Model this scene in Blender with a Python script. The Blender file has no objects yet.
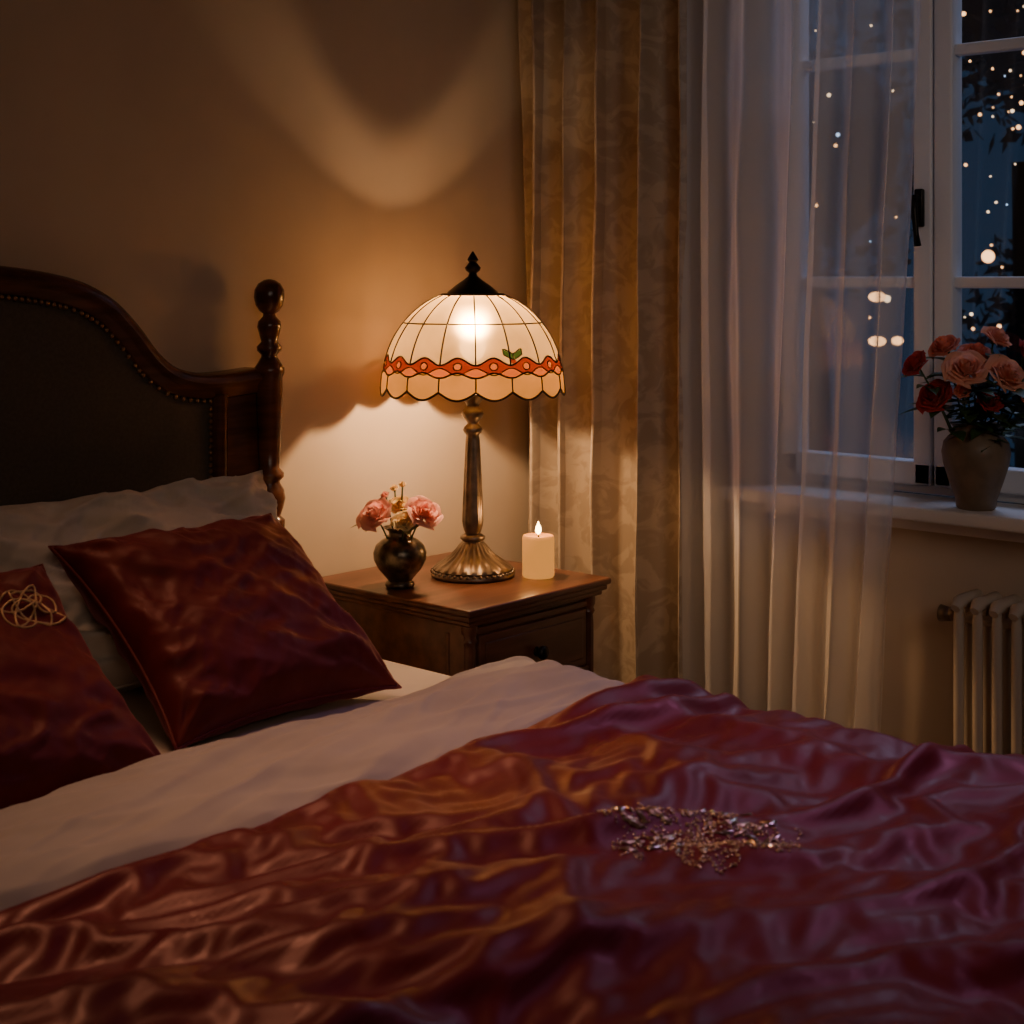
import bpy, math, random
import numpy as np
from mathutils import Vector, Matrix, noise
from mathutils.bvhtree import BVHTree
random.seed(7)
C=bpy.context.scene.collection
pi=math.pi
# ---------------------------------------------------------------- helpers
def mat(name, col=(.5,.5,.5), rough=.5, metal=0., **k):
    m=bpy.data.materials.new(name); m.use_nodes=True
    b=m.node_tree.nodes['Principled BSDF']
    b.inputs['Base Color'].default_value=(*col,1)
    b.inputs['Roughness'].default_value=rough
    b.inputs['Metallic'].default_value=metal
    for kk,v in k.items():
        b.inputs[kk.replace('_',' ')].default_value=v
    return m
def nd(m,t,**k):
    n=m.node_tree.nodes.new(t)
    for a,v in k.items(): setattr(n,a,v)
    return n
def lk(m,a,b): m.node_tree.links.new(a,b)
def bsdf(m): return m.node_tree.nodes['Principled BSDF']
def noise_color(m,c1,c2,scale=(5,5,5),nscale=1.,detail=4,coord='Object',p1=.35,p2=.65,bump=0,bdist=.002):
    tc=nd(m,'ShaderNodeTexCoord'); mp=nd(m,'ShaderNodeMapping'); mp.inputs['Scale'].default_value=scale
    n=nd(m,'ShaderNodeTexNoise'); n.inputs['Scale'].default_value=nscale; n.inputs['Detail'].default_value=detail
    r=nd(m,'ShaderNodeValToRGB'); r.color_ramp.elements[0].position=p1; r.color_ramp.elements[1].position=p2
    r.color_ramp.elements[0].color=(*c1,1); r.color_ramp.elements[1].color=(*c2,1)
    lk(m,tc.outputs[coord],mp.inputs['Vector']); lk(m,mp.outputs[0],n.inputs['Vector']); lk(m,n.outputs['Fac'],r.inputs[0])
    lk(m,r.outputs[0],bsdf(m).inputs['Base Color'])
    if bump:
        bp=nd(m,'ShaderNodeBump'); bp.inputs['Strength'].default_value=bump; bp.inputs['Distance'].default_value=bdist
        lk(m,n.outputs['Fac'],bp.inputs['Height']); lk(m,bp.outputs[0],bsdf(m).inputs['Normal'])
    return n
def link(o,parent=None,label=None,cat=None,kind=None,group=None):
    if o.name not in C.objects: C.objects.link(o)
    if parent is not None: o.parent=parent
    if label: o['label']=label
    if cat: o['category']=cat
    if kind: o['kind']=kind
    if group: o['group']=group
    return o
def mesh(name,v,f,m=None,smooth=True,parent=None,**k):
    me=bpy.data.meshes.new(name); me.from_pydata([tuple(p) for p in v],[],f); me.validate(); me.update()
    if m is not None:
        for mm in (m if isinstance(m,(list,tuple)) else [m]): me.materials.append(mm)
    if smooth:
        for p in me.polygons: p.use_smooth=True
    o=bpy.data.objects.new(name,me); return link(o,parent,**k)
def empty(name,loc=(0,0,0),**k):
    o=bpy.data.objects.new(name,None); o.location=loc; o.empty_display_size=.05
    link(o,**k); o.matrix_world=Matrix.Translation(loc); return o
class G:
    """geometry accumulator in world coordinates"""
    def __init__(s): s.v=[]; s.f=[]; s.mi=[]
    def add(s,v,f,mi=0):
        n=len(s.v); s.v+= [Vector(p) for p in v]; s.f+=[tuple(i+n for i in q) for q in f]; s.mi+=[mi]*len(f)
    def box(s,x0,x1,y0,y1,z0,z1,b=0,mi=0):
        if b<=0:
            v=[(x,y,z) for x in(x0,x1) for y in(y0,y1) for z in(z0,z1)]
            s.add(v,[(0,1,3,2),(4,6,7,5),(0,4,5,1),(2,3,7,6),(0,2,6,4),(1,5,7,3)],mi); return
        import bmesh
        bm=bmesh.new(); bmesh.ops.create_cube(bm,size=1)
        for w in bm.verts: w.co=Vector(((x0+x1)/2+w.co.x*(x1-x0),(y0+y1)/2+w.co.y*(y1-y0),(z0+z1)/2+w.co.z*(z1-z0)))
        bmesh.ops.bevel(bm,geom=bm.edges[:],offset=b,segments=3,profile=.5,affect='EDGES')
        bm.verts.index_update()
        s.add([w.co.copy() for w in bm.verts],[tuple(w.index for w in q.verts) for q in bm.faces],mi); bm.free()
    def lathe(s,prof,c=(0,0,0),n=32,flute=None,mi=0,cap=True):
        v=[];f=[]
        for i,p in enumerate(prof):
            r,z=p[0],p[1]; fl=p[2] if len(p)>2 else 0
            for j in range(n):
                a=2*pi*j/n; rr=r*(1+fl*math.cos((flute or 12)*a))
                v.append((c[0]+rr*math.cos(a),c[1]+rr*math.sin(a),c[2]+z))
        for i in range(len(prof)-1):
            for j in range(n):
                k=(j+1)%n; f.append((i*n+j,i*n+k,(i+1)*n+k,(i+1)*n+j))
        if cap:
            f.append(tuple(range(n))[::-1]); f.append(tuple((len(prof)-1)*n+j for j in range(n)))
        s.add(v,f,mi)
    def tube(s,pts,r,n=8,closed=False,mi=0):
        pts=[Vector(p) for p in pts]; N=len(pts); v=[];f=[]
        up=None
        for i,p in enumerate(pts):
            a=pts[(i-1)%N] if (i>0 or closed) else p; b=pts[(i+1)%N] if (i<N-1 or closed) else p
            t=(b-a).normalized()
            if up is None:
                up=Vector((0,0,1)) if abs(t.z)<.9 else Vector((1,0,0))
            up=(up-t*up.dot(t))
            if up.length<1e-6: up=t.orthogonal()
            up.normalize(); w=t.cross(up)
            rr=r[i] if isinstance(r,(list,tuple)) else r
            for j in range(n):
                an=2*pi*j/n; v.append(p+(up*math.cos(an)+w*math.sin(an))*rr)
        for i in range(N if closed else N-1):
            for j in range(n):
                k=(j+1)%n; i2=(i+1)%N; f.append((i*n+j,i*n+k,i2*n+k,i2*n+j))
        if not closed:
            f.append(tuple(range(n))[::-1]); f.append(tuple((N-1)*n+j for j in range(n)))
        s.add(v,f,mi)
    def ball(s,c,r,n=10,sc=(1,1,1),mi=0):
        v=[];f=[];m=max(4,n//2)
        for i in range(m+1):
            th=pi*i/m
            for j in range(n):
                a=2*pi*j/n; v.append((c[0]+sc[0]*r*math.sin(th)*math.cos(a),c[1]+sc[1]*r*math.sin(th)*math.sin(a),c[2]+sc[2]*r*math.cos(th)))
        for i in range(m):
            for j in range(n):
                k=(j+1)%n; f.append((i*n+j,(i+1)*n+j,(i+1)*n+k,i*n+k))
        s.add(v,f,mi)
    def grid(s,fn,nu,nv,mi=0):
        v=[fn(i/nu,j/nv) for i in range(nu+1) for j in range(nv+1)]
        f=[(i*(nv+1)+j,(i+1)*(nv+1)+j,(i+1)*(nv+1)+j+1,i*(nv+1)+j+1) for i in range(nu) for j in range(nv)]
        s.add(v,f,mi)
    def out(s,name,m,parent=None,smooth=True,sharp=None,**k):
        off=parent.matrix_world.translation if parent is not None else Vector((0,0,0))
        o=mesh(name,[p-off for p in s.v],s.f,m,smooth,parent,**k)
        for p,i in zip(o.data.polygons,s.mi): p.material_index=i
        if sharp is not None:
            try: o.data.set_sharp_from_angle(angle=math.radians(sharp))
            except Exception: pass
        if parent is not None: o.matrix_world=Matrix.Translation(off)
        return o
def centred(g,name,m,origin,smooth=True,sharp=None,**k):
    og=Vector(origin); o=mesh(name,[p-og for p in g.v],g.f,m,smooth,None,**k)
    for p,i in zip(o.data.polygons,g.mi): p.material_index=i
    if sharp is not None: o.data.set_sharp_from_angle(angle=math.radians(sharp))
    o.location=og; o.matrix_world=Matrix.Translation(og); return o
def interp(pts,x):
    if x<=pts[0][0]: return pts[0][1]
    for i in range(len(pts)-1):
        if x<=pts[i+1][0]:
            a=pts[max(i-1,0)];b=pts[i];c=pts[i+1];d=pts[min(i+2,len(pts)-1)]
            t=(x-b[0])/(c[0]-b[0]); m1=(c[1]-a[1])/(c[0]-a[0])*(c[0]-b[0]); m2=(d[1]-b[1])/(d[0]-b[0])*(c[0]-b[0])
            return (2*t**3-3*t*t+1)*b[1]+(t**3-2*t*t+t)*m1+(-2*t**3+3*t*t)*c[1]+(t**3-t*t)*m2
    return pts[-1][1]
# ---------------------------------------------------------------- materials
M_wall=mat('wall_plaster',(.5,.42,.32),.85); noise_color(M_wall,(.50,.41,.32),(.54,.45,.355),nscale=1.,detail=6,bump=.05,bdist=.003)
M_ceil=mat('ceiling_paint',(.5,.45,.38),.9)
M_floor=mat('floor_wood',(.1,.05,.025),.4); noise_color(M_floor,(.05,.022,.01),(.14,.07,.035),scale=(12,1.5,1),nscale=2,detail=8)
M_wood=mat('dark_wood',(.06,.02,.01),.25); noise_color(M_wood,(.050,.016,.008),(.13,.046,.022),scale=(3,3,22),nscale=2,detail=8,bump=.05)
M_nwood=mat('mahogany_wood',(.09,.03,.015),.28); noise_color(M_nwood,(.08,.029,.016),(.16,.062,.034),scale=(4,26,26),nscale=1.2,detail=8,bump=.04)
M_uph=mat('headboard_velvet',(.035,.028,.022),.9,Sheen_Weight=.25); noise_color(M_uph,(.056,.049,.038),(.074,.066,.052),nscale=30,detail=4,bump=.1)
M_brassnail=mat('nailhead_brass',(.3,.18,.1),.35,.9)
M_linen=mat('cream_linen',(.55,.47,.38),.8,Sheen_Weight=.1); noise_color(M_linen,(.36,.33,.265),(.40,.37,.30),nscale=2,detail=4)
M_sheet=mat('cream_sheet',(.55,.47,.38),.8); noise_color(M_sheet,(.5,.44,.36),(.55,.48,.39),nscale=2,detail=4)
M_pillow=mat('pillow_cotton',(.6,.52,.42),.85); noise_color(M_pillow,(.60,.54,.45),(.66,.60,.50),nscale=3,detail=4)
def satin(name,c1,c2,rough,sheen,dr=.1):
    m=mat(name,c1,rough,Sheen_Weight=sheen,Sheen_Roughness=.35)
    noise_color(m,c1,c2,nscale=2.2,detail=3,p1=.4,p2=.62)
    bsdf(m).inputs['Sheen Tint'].default_value=(.9,.3,.35,1)
    bsdf(m).inputs['Specular Tint'].default_value=(1,.6,.55,1)
    tc=nd(m,'ShaderNodeTexCoord'); n=nd(m,'ShaderNodeTexNoise'); n.inputs['Scale'].default_value=13; n.inputs['Detail'].default_value=2; n.inputs['Distortion'].default_value=2.5
    r=nd(m,'ShaderNodeMapRange'); r.inputs[1].default_value=.53; r.inputs[2].default_value=.57; r.inputs[3].default_value=rough+dr*.5; r.inputs[4].default_value=rough-dr*.5
    lk(m,tc.outputs['Object'],n.inputs['Vector']); lk(m,n.outputs['Fac'],r.inputs[0]); lk(m,r.outputs[0],bsdf(m).inputs['Roughness'])
    return m
M_duvet=satin('burgundy_satin',(.105,.007,.012),(.13,.010,.016),.42,.12,.07)
M_cush=satin('crimson_velvet',(.085,.005,.006),(.11,.008,.009),.56,.35,.06)
M_pipe=mat('dark_burgundy_piping',(.05,.004,.006),.5)
M_gold=mat('gold_thread',(.50,.34,.17),.45,.4)
M_gold2=mat('antique_gold_bead',(.45,.33,.18),.28,1.)
M_silver=mat('champagne_sequin',(.7,.64,.52),.2,1.)
M_bronze=mat('antique_bronze',(.3,.22,.14),.38,.9); noise_color(M_bronze,(.14,.115,.092),(.30,.25,.20),nscale=5,detail=4)
M_black=mat('black_iron',(.015,.012,.01),.35,.7)
M_lead=mat('lead_came',(.03,.014,.008),.5,.5)
def glassmat(name,col,em,emc,lo=.8,rf=.3,tr=.0):
    m=bpy.data.materials.new(name); m.use_nodes=True; nt=m.node_tree; nt.nodes.clear()
    o=nt.nodes.new('ShaderNodeOutputMaterial'); t=nt.nodes.new('ShaderNodeBsdfTranslucent'); g=nt.nodes.new('ShaderNodeBsdfDiffuse')
    e=nt.nodes.new('ShaderNodeEmission'); mx=nt.nodes.new('ShaderNodeMixShader'); ad=nt.nodes.new('ShaderNodeAddShader')
    R=nt.nodes.new('ShaderNodeBsdfRefraction'); R.inputs['Roughness'].default_value=.68; R.inputs['IOR'].default_value=1.22; mr=nt.nodes.new('ShaderNodeMixShader'); mr.inputs[0].default_value=rf
    tc=nt.nodes.new('ShaderNodeTexCoord'); n=nt.nodes.new('ShaderNodeTexNoise'); n.inputs['Scale'].default_value=14; n.inputs['Detail'].default_value=4
    r=nt.nodes.new('ShaderNodeValToRGB'); r.color_ramp.elements[0].position=.3; r.color_ramp.elements[1].position=.7
    r.color_ramp.elements[0].color=(*[c*lo for c in col],1); r.color_ramp.elements[1].color=(*col,1)
    L=nt.links.new
    L(tc.outputs['Object'],n.inputs['Vector']); L(n.outputs['Fac'],r.inputs[0])
    for q in (t,g,R): L(r.outputs[0],q.inputs['Color'])
    mx.inputs[0].default_value=.4; L(t.outputs[0],mx.inputs[1]); L(g.outputs[0],mx.inputs[2])
    L(mx.outputs[0],mr.inputs[1]); L(R.outputs[0],mr.inputs[2])
    last=mr
    if tr:
        tp=nt.nodes.new('ShaderNodeBsdfTransparent'); tp.inputs[0].default_value=(1,.78,.5,1); mt=nt.nodes.new('ShaderNodeMixShader'); mt.inputs[0].default_value=tr
        L(mr.outputs[0],mt.inputs[1]); L(tp.outputs[0],mt.inputs[2]); last=mt
    e.inputs['Color'].default_value=(*emc,1)  # added emission simulates lamp light coming through the glass
    e.inputs['Strength'].default_value=em; L(last.outputs[0],ad.inputs[0]); L(e.outputs[0],ad.inputs[1]); L(ad.outputs[0],o.inputs['Surface'])
    return m
M_gcream=glassmat('cream_glass',(.38,.265,.115),.20,(1,.48,.14),rf=.45,lo=.65,tr=.06)
M_gred=glassmat('red_glass',(.12,.016,.006),.03,(.8,.08,.01))
M_gamb=glassmat('amber_glass',(.27,.125,.025),.28,(1,.40,.07),lo=.6,rf=.4)
M_ggreen=glassmat('green_glass',(.02,.04,.01),.01,(.3,.5,.05))
M_gor=glassmat('orange_glass',(.26,.07,.012),.10,(1,.22,.03))
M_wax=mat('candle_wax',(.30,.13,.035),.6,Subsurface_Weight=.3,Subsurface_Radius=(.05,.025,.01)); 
bsdf(M_wax).inputs['Emission Color'].default_value=(1,.38,.07,1); bsdf(M_wax).inputs['Emission Strength'].default_value=.75  # uniform emission stands in for flame light inside the wax
bsdf(M_wax).inputs['Specular IOR Level'].default_value=.2
def emis(name,c,s):
    m=bpy.data.materials.new(name); m.use_nodes=True; b=bsdf(m); b.inputs['Base Color'].default_value=(0,0,0,1)
    b.inputs['Emission Color'].default_value=(*c,1); b.inputs['Emission Strength'].default_value=s; return m
M_flame=emis('flame',(1,.62,.25),22)
M_bulb=bpy.data.materials.new('bulb_glass'); M_bulb.use_nodes=True; nt=M_bulb.node_tree; nt.nodes.clear()
o_=nt.nodes.new('ShaderNodeOutputMaterial'); a_=nt.nodes.new('ShaderNodeBsdfTransparent'); e_=nt.nodes.new('ShaderNodeEmission'); m_=nt.nodes.new('ShaderNodeAddShader')
e_.inputs[0].default_value=(1,.6,.3,1); e_.inputs[1].default_value=9.; nt.links.new(a_.outputs[0],m_.inputs[0]); nt.links.new(e_.outputs[0],m_.inputs[1]); nt.links.new(m_.outputs[0],o_.inputs[0])
M_pewter=mat('pewter_vase',(.10,.085,.06),.3,.85); noise_color(M_pewter,(.07,.06,.045),(.2,.165,.12),nscale=12,detail=5,bump=.3,bdist=.002)
M_clay=mat('clay_vase',(.16,.11,.08),.5); noise_color(M_clay,(.15,.105,.065),(.22,.155,.10),nscale=4)
M_leaf=mat('leaf_green',(.045,.09,.025),.5)
M_pleaf=mat('pale_leaf',(.3,.27,.09),.5)
M_stem=mat('stem_green',(.04,.08,.02),.6)
def petal(name,c):
    m=mat(name,c,.6,Sheen_Weight=.15); nt=m.node_tree; t=nt.nodes.new('ShaderNodeBsdfTranslucent'); t.inputs[0].default_value=(*c,1); mx=nt.nodes.new('ShaderNodeMixShader'); mx.inputs[0].default_value=.4
    out=[n for n in nt.nodes if n.type=='OUTPUT_MATERIAL'][0]
    nt.links.new(bsdf(m).outputs[0],mx.inputs[1]); nt.links.new(t.outputs[0],mx.inputs[2]); nt.links.new(mx.outputs[0],out.inputs['Surface']); return m
M_pink=petal('pink_petal',(.9,.47,.40)); M_creamp=petal('cream_petal',(.9,.72,.38)); M_coral=petal('coral_petal',(.8,.24,.14)); M_redp=petal('red_petal',(.55,.035,.025)); M_peach=petal('peach_petal',(.92,.46,.31))
M_white=mat('white_window_paint',(.70,.73,.78),.45)
M_sill=mat('white_sill_paint',(.70,.67,.64),.4)
M_rad=mat('radiator_enamel',(.55,.48,.39),.45)
M_cur=mat('damask_curtain',(.4,.28,.14),.65,Sheen_Weight=.12)
tc=nd(M_cur,'ShaderNodeTexCoord'); mp=nd(M_cur,'ShaderNodeMapping'); mp.inputs['Scale'].default_value=(3,14,8)
n1=nd(M_cur,'ShaderNodeTexNoise'); n1.inputs['Scale'].default_value=2.3; n1.inputs['Detail'].default_value=5; n1.inputs['Distortion'].default_value=1.4
r1=nd(M_cur,'ShaderNodeValToRGB'); r1.color_ramp.elements[0].position=.45; r1.color_ramp.elements[1].position=.56
r1.color_ramp.elements[0].color=(.355,.29,.22,1); r1.color_ramp.elements[1].color=(.455,.38,.295,1)
lk(M_cur,tc.outputs['Object'],mp.inputs[0]); lk(M_cur,mp.outputs[0],n1.inputs['Vector']); lk(M_cur,n1.outputs['Fac'],r1.inputs[0]); lk(M_cur,r1.outputs[0],bsdf(M_cur).inputs['Base Color'])
M_sheer=bpy.data.materials.new('sheer_voile'); M_sheer.use_nodes=True; nt=M_sheer.node_tree; nt.nodes.clear()
o_=nt.nodes.new('ShaderNodeOutputMaterial'); a_=nt.nodes.new('ShaderNodeBsdfTransparent'); d_=nt.nodes.new('ShaderNodeBsdfDiffuse'); t_=nt.nodes.new('ShaderNodeBsdfTranslucent')
m1_=nt.nodes.new('ShaderNodeMixShader'); m2_=nt.nodes.new('ShaderNodeMixShader'); lw=nt.nodes.new('ShaderNodeLayerWeight'); lw.inputs[0].default_value=.35
mr=nt.nodes.new('ShaderNodeMapRange'); mr.inputs[3].default_value=.36; mr.inputs[4].default_value=.93
d_.inputs[0].default_value=(.93,.90,.87,1); t_.inputs[0].default_value=(.92,.90,.88,1)
nt.links.new(d_.outputs[0],m1_.inputs[1]); nt.links.new(t_.outputs[0],m1_.inputs[2]); m1_.inputs[0].default_value=.4
nt.links.new(lw.outputs['Facing'],mr.inputs[0]); nt.links.new(mr.outputs[0],m2_.inputs[0]); nt.links.new(a_.outputs[0],m2_.inputs[1]); nt.links.new(m1_.outputs[0],m2_.inputs[2]); nt.links.new(m2_.outputs[0],o_.inputs[0])
M_pane=bpy.data.materials.new('window_glass'); M_pane.use_nodes=True; nt=M_pane.node_tree; nt.nodes.clear()
o_=nt.nodes.new('ShaderNodeOutputMaterial'); a_=nt.nodes.new('ShaderNodeBsdfTransparent'); g_=nt.nodes.new('ShaderNodeBsdfGlossy'); g_.inputs['Roughness'].default_value=.02; m_=nt.nodes.new('ShaderNodeMixShader'); m_.inputs[0].default_value=.08
nt.links.new(a_.outputs[0],m_.inputs[1]); nt.links.new(g_.outputs[0],m_.inputs[2]); nt.links.new(m_.outputs[0],o_.inputs[0])
# ---------------------------------------------------------------- room shell
YW=2.40; XW=2.85; X0=-1.6; Y0=-2.2; H=2.7
def struct(name,m,*boxes,b=0):
    g=G()
    for bx in boxes: g.box(*bx,b=b)
    return g.out(name,m,smooth=False,kind='structure')
WY0,WY1,WZ0,WZ1=1.05,1.80,.80,2.22
struct('wall_back',M_wall,(X0-.15,XW+.2,YW,YW+.15,0,H))
struct('wall_right',M_wall,(XW,XW+.2,Y0-.15,WY0,0,H),(XW,XW+.2,WY1,YW,0,H),(XW,XW+.2,WY0,WY1,0,WZ0-.03),(XW,XW+.2,WY0,WY1,WZ1,H))
struct('wall_left',M_wall,(X0-.15,X0,Y0-.15,YW,0,H))
struct('wall_front',M_wall,(X0,XW,Y0-.15,Y0,0,H))
struct('floor',M_floor,(X0-.15,XW+.2,Y0-.15,YW+.15,-.1,0))
struct('ceiling',M_ceil,(X0-.15,XW+.2,Y0-.15,YW+.15,H,H+.1))
struct('baseboard_back',M_sill,(X0,XW-.015,YW-.015,YW,0,.09))
struct('baseboard_right',M_sill,(XW-.015,XW,Y0,YW,0,.09))
g=G(); g.box(2.745,2.93,1.0,1.84,.772,.80,b=.006); g.box(2.80,2.85,1.02,1.82,.745,.772,b=.004)
g.out('trim_1',M_sill,sharp=40,kind='structure')
g=G(); xa,xb=2.93,3.0; fr=.03
g.box(xa,xb,WY0,WY0+fr,WZ0,WZ1,b=.004); g.box(xa,xb,WY1-fr,WY1,WZ0,WZ1,b=.004); g.box(xa,xb,WY0,WY1,WZ0,WZ0+fr,b=.004); g.box(xa,xb,WY0,WY1,WZ1-fr,WZ1,b=.004)
win=centred(g,'window_1',M_white,(2.96,1.42,.8),sharp=40,kind='structure',label='white painted double casement window with glazing bars')
def sash(y0,y1,hy):
    g=G(); s=.042; x0,x1=2.905,2.955; z0,z1=WZ0+.02,WZ1-.02
    g.box(x0,x1,y0,y0+s,z0,z1,b=.006); g.box(x0,x1,y1-s,y1,z0,z1,b=.006); g.box(x0,x1,y0,y1,z0,z0+.05,b=.006); g.box(x0,x1,y0,y1,z1-s,z1,b=.006)
    for z in (1.245,1.725): g.box(x0+.01,x1-.01,y0+s-.003,y1-s+.003,z-.012,z+.012,b=.005)
    so=g.out('sash',M_white,parent=win,sharp=40)
    q=G(); q.box(2.928,2.932,y0+s-.005,y1-s+.005,z0+.04,z1-.03); q.out('glass',M_pane,parent=so,smooth=False)
    return so
s1=sash(1.422,1.78,0); s2=sash(1.07,1.418,0)
g=G(); g.box(2.893,2.906,1.436,1.456,1.36,1.44,b=.004); g.tube([(2.90,1.446,1.42),(2.875,1.446,1.42)],.007); g.tube([(2.875,1.446,1.425),(2.873,1.444,1.39),(2.873,1.44,1.345),(2.876,1.438,1.32)],[.008,.007,.006,.008])
g.out('handle',M_black,parent=s1,label='dark metal casement handle')
# ---------------------------------------------------------------- radiator
g=G(); ry=1.268; sp_=.038; NR=17
for i in range(NR):
    y=ry-i*sp_
    for xx in (2.705,2.745,2.785):
        g.tube([(xx,y,.13),(xx,y,.16),(xx,y,.60),(xx,y,.625)],[.0085,.0098,.0098,.0085],n=12)
    for zz in (.135,.625):
        e=.010 if zz>.3 else -.010
        g.tube([(2.69,y,zz),(2.705,y,zz+e),(2.785,y,zz+e),(2.80,y,zz)],[.009,.0135,.0135,.009],n=12)
yl=ry-(NR-1)*sp_
g.tube([(2.745,ry+.02,.60),(2.745,yl-.02,.60)],.013,n=12); g.tube([(2.745,ry+.02,.16),(2.745,yl-.02,.16)],.013,n=12)
for i in (1,NR-2):
    g.box(2.73,2.76,ry-i*sp_-.010,ry-i*sp_+.010,0,.14,b=.003)
g.box(2.80,2.852,ry-.3,ry-.27,.5,.53,b=.003)
rad=centred(g,'radiator',M_rad,(2.745,1.0,0),sharp=50,label='cream cast iron column radiator below the windowsill',cat='radiator')
g=G(); g.tube([(2.745,ry+.012,.60),(2.745,ry+.04,.60)],.009,n=12); g.ball((2.745,ry+.028,.603),.015,12)
g.tube([(2.745,ry+.032,.60),(2.745,ry+.056,.60)],[.013,.017],n=14)
g.out('valve',M_bronze,parent=rad,label='tarnished brass radiator valve')
# ---------------------------------------------------------------- curtains
def curtain(name,m,xc,yL,yR,z0,z1,nf,amp,nu,nv,seed,sway=lambda t,z:0,thick=0,irr=.03,**k):
    def fn(u,v):
        z=z0+(z1-z0)*v
        t=u+.02*math.sin(u*9+seed)+.010*noise.noise((u*5,z*.9,seed))
        a=amp*(.8+.45*noise.noise((u*6,seed,0))+.22*noise.noise((u*4,z*1.3,seed+3)))
        w=2*pi*nf*(t+irr*noise.noise((u*4.5,z*.6,seed+9))+irr*1.2*noise.noise((u*3.,seed,4)))
        x=xc+a*math.sin(w)+.22*a*math.sin(2*w+seed+2*z*.3)+.008*noise.noise((u*12,z*4,seed))
        y=yL+(yR-yL)*t+sway(u,z)+.5*a*math.cos(w)*.6
        return (x,y,z)
    g=G(); g.grid(fn,nu,nv)
    o=centred(g,name,m,(xc,(yL+yR)/2,z0),**k)
    if thick:
        md=o.modifiers.new('t','SOLIDIFY'); md.thickness=thick
    return o
curtain('curtain',M_cur,2.675,2.36,1.845,.01,2.46,5,.056,260,90,2.3,thick=.003,irr=.045,label='heavy beige damask curtain hanging in deep folds beside the nightstand',cat='curtain')
curtain('sheer_curtain',M_sheer,2.668,1.855,1.335,.01,2.44,6,.032,330,70,5.1,irr=.085,
   sway=lambda t,z: (.120*t*max(0,min(1,(2.0-z)/1.9))),label='translucent white voile sheer curtain hanging across the window',cat='curtain')
g=G(); g.tube([(2.69,2.385,2.50),(2.69,.45,2.50)],.014,n=16); g.ball((2.69,.44,2.5),.03,16)
rod=centred(g,'curtain_rod',M_bronze,(2.69,1.4,2.5),label='bronze curtain rod above the window',cat='curtain rod')
for yy in (2.30,.6):
    q=G(); q.tube([(2.69,yy,2.485),(2.77,yy,2.46),(2.85,yy,2.46)],.008,n=8); q.out('bracket',M_bronze,parent=rod)
# ---------------------------------------------------------------- bed
BX=1.12; PX=.779
bed=empty('bed',(BX,1.3,0),label='dark carved wooden double bed with upholstered arched headboard',cat='bed')
hb=empty('headboard',(BX,2.35,.6)); hb.parent=bed; hb.matrix_parent_inverse=bed.matrix_world.inverted()
top=[(0,1.283),(.10,1.281),(.21,1.274),(.30,1.262),(.37,1.244),(.43,1.212),(.48,1.165),(.52,1.118),(.56,1.088),(.61,1.074),(.67,1.071),(.76,1.077)]
def path(off,x1,n=90):
    P=[]
    for i in range(n+1):
        x=-x1+2*x1*i/n; z=interp(top,abs(x)); e=.002
        sl=(interp(top,abs(x)+e)-interp(top,max(abs(x)-e,0)))/(2*e if abs(x)>e else e+abs(x)); sl*= (1 if x>0 else -1)
        nn=Vector((-sl,1)).normalized()
        P.append((BX+x-nn.x*off,z-nn.y*off))
    return P
def sweep(P,cs,g):
    v=[];f=[];n=len(cs);N=len(P)
    for i,p in enumerate(P):
        a=Vector(P[max(i-1,0)]);b=Vector(P[min(i+1,N-1)]);t=(b-a).normalized(); nn=Vector((-t.y,t.x))
        for (o,y) in cs: v.append((p[0]-nn.x*o,y,p[1]-nn.y*o))
    for i in range(N-1):
        for j in range(n):
            k=(j+1)%n; f.append((i*n+j,i*n+k,(i+1)*n+k,(i+1)*n+j))
    f.append(tuple(range(n))); f.append(tuple((N-1)*n+j for j in range(n))[::-1])
    g.add(v,f)
g=G()
cs=[(0,2.385),(0,2.345),(.003,2.335),(.010,2.328),(.019,2.326),(.026,2.332),(.032,2.338),(.045,2.340),(.050,2.345),(.050,2.385)]
sweep(path(0,.757,140),cs,g)
IX=.668
for sg in(-1,1):
    P=[(BX+sg*IX,.30),(BX+sg*IX,1.03)]
    if sg>0: P=P[::-1]
    sweep(P,[(-.012,2.385),(-.012,2.342),(-.006,2.332),(.004,2.328),(.014,2.332),(.02,2.342),(.02,2.385)],g)
    xa,xb=sorted((BX+sg*(IX+.01),BX+sg*.775)); g.box(xa,xb,2.352,2.38,.35,1.05)
g.box(BX-.77,BX+.77,2.35,2.38,.30,.42,b=.004)
g.out('headboard_frame',M_wood,parent=hb,sharp=50)
g=G()
def up(u,v):
    x=-(IX-.004)+2*(IX-.004)*u; zt=interp(top,abs(x))-.044; z=.36+(zt-.36)*v
    e=min(1,min(u,1-u)*16,min(v,1-v)*12); return (BX+x,2.358-.014*math.sqrt(max(0,1-(1-e)**2)),z)
g.grid(up,90,40); g.out('headboard_panel',M_uph,parent=hb,label='dark velvet padded panel')
g=G()
P=path(.053,.655,200)
last=Vector(P[0])
for p in P:
    if abs(p[0]-BX)>IX-.012: continue
    if (Vector(p)-last).length>=.0115: g.ball((p[0],2.342,p[1]),.0048,8); last=Vector(p)
for sg in(-1,1):
    for i in range(52): g.ball((BX+sg*(IX-.024),2.346,1.015-i*.012),.0045,8)
g.out('nailhead_trim',M_brassnail,parent=hb,kind='stuff',label='row of small brass nailheads')
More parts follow.
